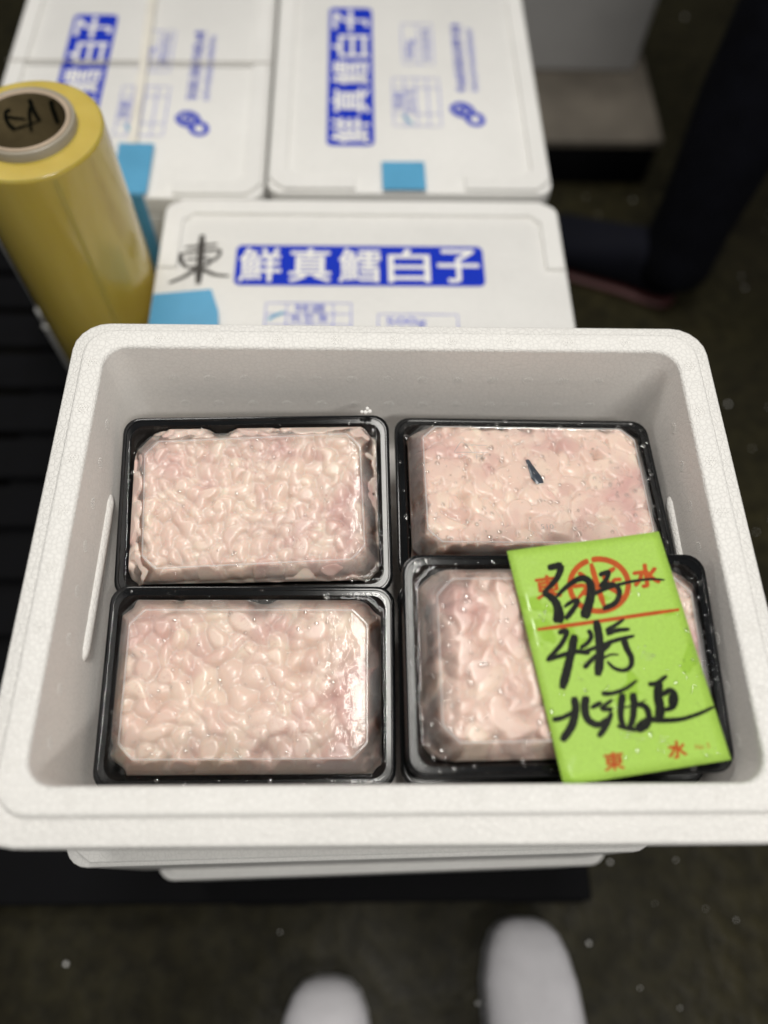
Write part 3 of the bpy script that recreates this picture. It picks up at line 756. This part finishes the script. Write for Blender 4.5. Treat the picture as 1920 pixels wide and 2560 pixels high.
card_text('printed_number', 'No. 5', 1385, 1459, 96, 34, AN, .00012, .0)
strokes('printed_line', [([(272, 682), (750, 615), (1222, 548)], 27, None, .0)], card_pt, M['red'], card, .00012)
circ = [(687 + 195 * math.cos(t) , 383 + 174 * math.sin(t)) for t in np.linspace(RAD(-108 + 3), RAD(252 - 3), 40)]
em = strokes('printed_ring_emblem', [(circ, 38, None, .0)], card_pt, M['red'], card, .00012)
strokes('emblem_strokes', [([(634, 238), (676, 380), (722, 522)], 38, None, 0), ([(548, 300), (600, 335), (640, 400)], 34, 22, 0), ([(508, 395), (575, 385), (600, 400), (575, 440), (548, 472)], 30, 24, 0),
     ([(585, 450), (620, 430), (640, 470)], 24, None, 0), ([(795, 268), (740, 305), (715, 345)], 34, 26, 0), ([(838, 345), (790, 350), (775, 385)], 28, None, 0), ([(730, 390), (790, 420), (842, 462)], 30, 26, 0), ([(745, 345), (765, 395), (790, 430)], 24, None, 0)],
     card_pt, M['red'], em, .00018)
HW = {
 'a': [([(340, 272), (385, 262), (440, 250)], 34), ([(436, 250), (412, 325), (365, 385), (308, 442)], 40, 22), ([(308, 440), (352, 458), (398, 505), (416, 570), (412, 638)], 26, 64), ([(395, 470), (450, 412), (530, 352), (590, 338), (628, 372), (634, 440), (615, 520), (588, 605)], 18, 58), ([(452, 530), (510, 492), (545, 490), (515, 545), (462, 612)], 20, 32)],
 'b': [([(688, 318), (725, 302), (752, 300), (732, 350), (690, 395)], 26, 24), ([(690, 392), (750, 378), (805, 392), (822, 440), (792, 505), (712, 543)], 24, 30), ([(640, 448), (720, 412), (820, 380), (930, 356), (1040, 346), (1122, 352)], 24, 10)],
 'c': [([(412, 702), (470, 694), (440, 770), (390, 830), (335, 890)], 30, 24), ([(335, 888), (440, 852), (540, 828), (625, 838)], 24, 26), ([(522, 714), (508, 800), (478, 930), (440, 1078)], 42, 50)],
 'd': [([(615, 682), (635, 725), (610, 770), (560, 805)], 26, 22), ([(666, 618), (684, 720), (692, 850), (676, 990)], 40, 48), ([(585, 938), (635, 885), (700, 830), (760, 780)], 28, 22), ([(575, 835), (640, 810), (740, 775)], 22),
       ([(852, 612), (790, 655), (730, 690)], 16, 26), ([(735, 712), (800, 688), (888, 680)], 28, 20), ([(700, 790), (800, 752), (918, 724)], 26, 18), ([(848, 745), (866, 805), (898, 875), (890, 930), (845, 955), (785, 940), (738, 895)], 36, 14), ([(700, 880), (760, 850), (815, 850)], 14, 8)],
 'e': [([(375, 1283), (440, 1270), (520, 1228)], 30, 22), ([(520, 1130), (528, 1220), (505, 1320), (438, 1425)], 40, 46), ([(598, 1125), (590, 1210), (612, 1285), (680, 1318), (745, 1275)], 46, 30), ([(630, 1205), (700, 1168)], 26)],
 'f': [([(700, 1108), (770, 1108), (860, 1075), (932, 1022)], 30, 18), ([(770, 1150), (700, 1208), (755, 1215), (770, 1220)], 24, 28), ([(765, 1235), (730, 1320), (678, 1398)], 32, 38), ([(838, 1110), (825, 1210), (828, 1290), (850, 1340)], 44, 30), ([(905, 1105), (912, 1190), (900, 1290), (880, 1335)], 46, 34), ([(930, 1180), (985, 1195), (1012, 1250), (1000, 1320), (935, 1360)], 34, 40), ([(800, 1325), (880, 1345), (960, 1350)], 24), ([(810, 1210), (900, 1190), (1000, 1150)], 12, 5)],
 'g': [([(1008, 1048), (1065, 1040), (1135, 990)], 26, 22), ([(1085, 1030), (1072, 1120), (1088, 1200), (1082, 1285)], 44, 52), ([(1100, 1120), (1160, 1088), (1196, 1130), (1182, 1195), (1118, 1220)], 30, 26), ([(1165, 1110), (1160, 1190)], 26), ([(925, 1335), (1010, 1285), (1100, 1288), (1230, 1280), (1350, 1245), (1458, 1195)], 34, 16)],
}
for q, (k, it) in enumerate(HW.items()):
    strokes('handwritten_character', [(a[0], a[1] * (1.12 if k == 'f' else 1.28), (a[2] if len(a) > 2 else a[1]) * (1.12 if k == 'f' else 1.28), .06) for a in it], card_pt, M['ink'], card, .00030 + q * .0001, q)
rnd = random.Random(9); items = []
for (cx, cy, sx_, sy_, n) in ((1000, 850, 60, 90, 16), (880, 1400, 90, 70, 22), (1110, 1430, 60, 60, 16), (590, 900, 30, 30, 8), (1290, 560, 60, 120, 12), (300, 590, 40, 40, 10), (1300, 1000, 120, 180, 22), (900, 420, 60, 60, 8), (1450, 1500, 60, 30, 6), (650, 1080, 250, 160, 12)):
    for _ in range(n):
        p = np.array(card_pt(rnd.gauss(cx, sx_ * .6), rnd.gauss(cy, sy_ * .6), .0001)); s = .00035 + .0009 * rnd.random() ** 3
        items.append((p, (s * 1.2, s * rnd.uniform(.7, 1.6), s * .45)))
V = []; F = []
for c, s in items:
    o = len(V); V += list(DV * np.array(s) + np.array(c)); F += [tuple(i + o for i in f) for f in DF]
o = obj('water_drops', V, F, M['drop'], card, True); o['kind'] = 'stuff'

# ------------------------------------------------------------------ roll of cling film standing on the pallet
RX, RY, RT = -.2835, .574, .608
roll = thing('film_roll', 'tall yellow roll of cling film standing on end with cardboard core', 'film roll', (RX, RY, PZ))
def lathe(profile, n=72):
    return [[(r * math.cos(2 * math.pi * i / n), r * math.sin(2 * math.pi * i / n), z) for i in range(n)] for r, z in profile]
zt = RT - PZ
side = obj('film', *loft(lathe([(.0425, .006), (.0610, .006), (.0627, .0075), (.0630, .010), (.0630, zt - .0125), (.0626, zt - .0098), (.0615, zt - .0088)]), False, False), M['film'], roll); auto_smooth(side, 50)
obj('film_end', *loft(lathe([(.0615, zt - .0088), (.052, zt - .0082), (.0405, zt - .0086)]), False, False), M['film_end'], roll, True)
obj('film_inner_edge', *loft(lathe([(.0420, zt - .011), (.0420, zt - .0012), (.0412, zt - .0004), (.0388, zt - .0004), (.0384, zt - .004)]), False, False), M['liner'], roll, True)
core = obj('core_edge', *loft(lathe([(.0384, zt - .004), (.0384, zt - .0006), (.0376, zt), (.0352, zt), (.0344, zt - .0012)]), False, False), M['board_edge'], roll, True)
core = obj('core', *loft(lathe([(.0384, .0005), (.0344, .0005), (.0344, zt - .0012)]) , False, False), M['board'], roll, True)
cfn = lambda a, z, l: ((.0343 - l) * math.cos(a), (.0343 - l) * math.sin(a), z)
def core_px(x, y, l=0):
    # crop pixels of the core mouth -> point on the inner wall of the core
    px, py = x * .25316, 180 + y * .25316
    d = ray(px, py); o_ = CAM - np.array([RX, RY, PZ])
    A = d[0] ** 2 + d[1] ** 2; B = 2 * (o_[0] * d[0] + o_[1] * d[1]); Cq = o_[0] ** 2 + o_[1] ** 2 - (.0343 - l) ** 2
    t = (-B + math.sqrt(max(B * B - 4 * A * Cq, 0))) / (2 * A)
    p = o_ + d * t
    s = (.0343 - .0002 - l) / math.hypot(p[0], p[1])
    return (p[0] * s, p[1] * s, p[2])
strokes('core_handwriting', [([(290, 265), (320, 350), (360, 430), (400, 485)], 48, 34), ([(300, 330), (290, 420), (300, 500), (310, 590)], 40, 30), ([(105, 370), (60, 390), (55, 450), (90, 520), (150, 570)], 34, 44), ([(60, 440), (160, 455), (260, 465)], 30, 22), ([(150, 560), (260, 525), (400, 478)], 28, 14),
     ([(505, 280), (520, 360), (550, 440), (575, 510)], 52, 44), ([(640, 470), (660, 510), (645, 560)], 36, 26)], core_px, M['ink'], core, .0003, 2)
# a loose edge of film along the side
a0 = RAD(-62)
obj('film_tail', [( .0633 * math.cos(a0 + t) , .0633 * math.sin(a0 + t), z) for z in (.02, zt - .014) for t in (0, .02, .04, .06)], [(i, i + 1, i + 5, i + 4) for i in range(3)], M['liner'], roll, True)
bpy.data.objects['film_tail'].data.materials[0] = M['film_end']

# ------------------------------------------------------------------ boxes on the floor beside the pallet
lowc = thing('flat_crate', 'low scuffed grey-brown crate on the floor under a white foam box', 'crate', (.395, 1.43, 0))
o = obj('crate_body', *loft([rr(.138, .208, .008, 0), rr(.142, .212, .01, .006), rr(.143, .213, .01, .082)]), M['pallet'], lowc); auto_smooth(o)
o = obj('crate_top', *loft([rr(.143, .213, .010, .0825), rr(.146, .216, .010, .085), rr(.146, .216, .010, .097), rr(.143, .213, .008, .1)]), M['crate'], lowc); auto_smooth(o)
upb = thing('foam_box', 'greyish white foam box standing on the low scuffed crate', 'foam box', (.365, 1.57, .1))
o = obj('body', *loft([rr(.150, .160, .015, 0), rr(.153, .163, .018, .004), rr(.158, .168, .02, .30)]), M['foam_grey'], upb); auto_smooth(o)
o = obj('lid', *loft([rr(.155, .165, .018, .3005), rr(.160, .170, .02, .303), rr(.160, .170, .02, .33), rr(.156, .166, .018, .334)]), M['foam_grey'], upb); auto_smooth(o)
strokes('pressed_panel_line', frame(-.062, .062, .055, .235, (), (), .0022), lambda x, z, l: (x + .02, -(.1532 + z * .0165) - l, z), M['strap'], upb, .0006)

# ------------------------------------------------------------------ person standing behind: dark trousers and shoes
def tube(path, n=20, wob=0, seed=0):
    """rings along a path of (x, y, z, rx, ry)"""
    rnd = random.Random(seed); R = []
    for (x, y, z, a, b) in path:
        ph = rnd.uniform(0, 6)
        R.append([(x + a * math.cos(t) * (1 + wob * math.sin(3 * t + ph)), y + b * math.sin(t) * (1 + wob * math.cos(2 * t + ph)), z) for t in np.linspace(0, 2 * math.pi, n, endpoint=False)])
    return R
def foot_rings(prof, n=22):
    """prof: (distance from toe, half width, centre offset, height, ground lift); runs along -X' from the toe"""
    R = []
    for d, w, off, hgt, z0 in prof:
        ring = []
        for i in range(n):
            t = 2 * math.pi * i / n
            c, s = math.cos(t), math.sin(t)
            sx_ = math.copysign(abs(c) ** .75, c); sz = math.copysign(abs(s) ** (.8 if s > 0 else .45), s)
            ring.append((off + w * sx_, -d, z0 + hgt * (.5 + .5 * sz)))
        R.append(ring)
    return R
person = thing('person', 'standing person in dark navy trousers and dark shoe with a red sole edge', 'person', (.555, .955, 0))
SHOE = [(.0, .012, 0, .018, .020), (.006, .026, 0, .034, .016), (.02, .038, 0, .045, .0155), (.05, .047, 0, .055, .0155), (.09, .049, 0, .064, .0155), (.14, .043, 0, .080, .0155), (.19, .037, 0, .098, .0155), (.235, .037, 0, .105, .0155), (.265, .033, 0, .098, .016), (.278, .022, 0, .080, .018), (.281, .010, 0, .05, .03)]
SOLE = [(d, w + .004, off, .0155, .0002) for d, w, off, hg, z in SHOE]
for k, (sx_, sy_, rz) in enumerate((( -.262, .105, 63), (.30, .26, 72))):
    s = obj('shoe', *loft(foot_rings(SHOE)), M['shoe'], person, True); s.location = (sx_, sy_, 0); s.rotation_euler = (0, 0, RAD(rz))
    so = obj('sole', *loft(foot_rings(SOLE)), M['red_sole'], s, True)
def leg(x, y, hx, hy):
    P = []
    for z, a, b in ((.062, .058, .062), (.075, .062, .067), (.11, .060, .066), (.16, .059, .066), (.24, .064, .070), (.34, .070, .075), (.44, .069, .073), (.52, .072, .074), (.62, .079, .080), (.74, .088, .090), (.86, .095, .100)):
        t = (z / .86) ** 1.3; P.append((x + (hx - x) * t, y + (hy - y) * t, z, a, b))
    return P
t1 = tube(leg(-.035, -.005, .02, .10), 24, .025, 3); t2 = tube(leg(.525, .155, .26, .17), 24, .025, 4)
Va, Fa = loft(t1); Vb, Fb = loft(t2); hips = tube([(.13, .13, .78, .17, .11), (.13, .13, .84, .195, .125), (.13, .13, .92, .19, .128), (.13, .13, 1.0, .17, .115)], 24)
Vc, Fc = loft(hips)
V = list(Va); F = list(Fa)
for v_, f_ in ((Vb, Fb), (Vc, Fc)):
    o_ = len(V); V += v_; F += [tuple(i + o_ for i in q) for q in f_]
o = obj('trousers', V, F, M['cloth'], person, True)

# ------------------------------------------------------------------ the photographer's white rubber boots
BOOT = [(.0, .012, .004, .016, .022), (.005, .027, .003, .032, .016), (.016, .038, .002, .044, .014), (.035, .046, .001, .053, .013), (.065, .0525, 0, .060, .013), (.10, .054, 0, .068, .013), (.14, .050, .001, .084, .013), (.18, .044, .002, .105, .013), (.215, .042, .002, .118, .013), (.25, .040, .002, .112, .013), (.27, .032, .002, .09, .014), (.278, .016, .002, .06, .03)]
BSOLE = [(d, w + .0005, off, .0135, .0002) for d, w, off, hg, z in BOOT]
def boot(label, loc, rz, mirror):
    t = thing('rubber_boot', label, 'boot', loc, (0, 0, RAD(rz)), 'white boots of the person taking the picture')
    def mr(R): return [[(p[0] * mirror, p[1], p[2]) for p in (r if mirror > 0 else list(reversed(r)))] for r in R]
    skew = lambda prof: [(d, w, off - .010 * min(1, max(0, (.12 - d) / .12)) , hg, z) for d, w, off, hg, z in prof]
    b = obj('foot', *loft(mr(foot_rings(skew(BOOT), 28))), M['rubber'], t, True)
    obj('sole', *loft(mr(foot_rings(skew(BSOLE), 28))), M['sole_grey'], t, True)
    sh = tube([(.002 * mirror, -.205, .07, .044, .066), (.002 * mirror, -.212, .12, .046, .060), (.002 * mirror, -.22, .20, .052, .062), (.002 * mirror, -.222, .30, .058, .064), (.002 * mirror, -.222, .36, .060, .066)], 28)
    obj('shaft', *loft(sh), M['rubber'], t, True)
boot('white rubber boot with its toe further forward, near the pallet edge', (.194, -.030, 0), -2, 1)
boot('white rubber boot set back, only its rounded toe showing', (-.047, -.087, 0), 1, -1)

# ------------------------------------------------------------------ loose foam crumbs and drops on the floor
rnd = random.Random(5); items = []
spots = [(1525, 2155), (1472, 2358), (1195, 2508), (165, 2410), (1365, 2228), (1820, 1010), (1862, 720), (1582, 500), (1712, 42), (1690, 2150), (1890, 1330), (1840, 2300), (1700, 2520), (700, 2330), (1600, 2470)]
for i, (px, py) in enumerate(spots):
    p = on_plane(px, py, np.array([0, 0, .002]), np.array([0, 0, 1.0])); s = rnd.uniform(.0014, .0024) if i < 9 else .0012
    items.append((p, (s, s, s * .8)))
for _ in range(60):
    s = rnd.uniform(.0006, .0012); items.append(((rnd.uniform(.3, 1.0), rnd.uniform(-.3, 1.6), s * .7), (s, s, s * .8)))
o = blobs('foam_crumbs', items, M['white_print']); o['kind'] = 'stuff'
tag(o, 'scattered white foam crumbs on the dark wet floor', 'foam crumbs')
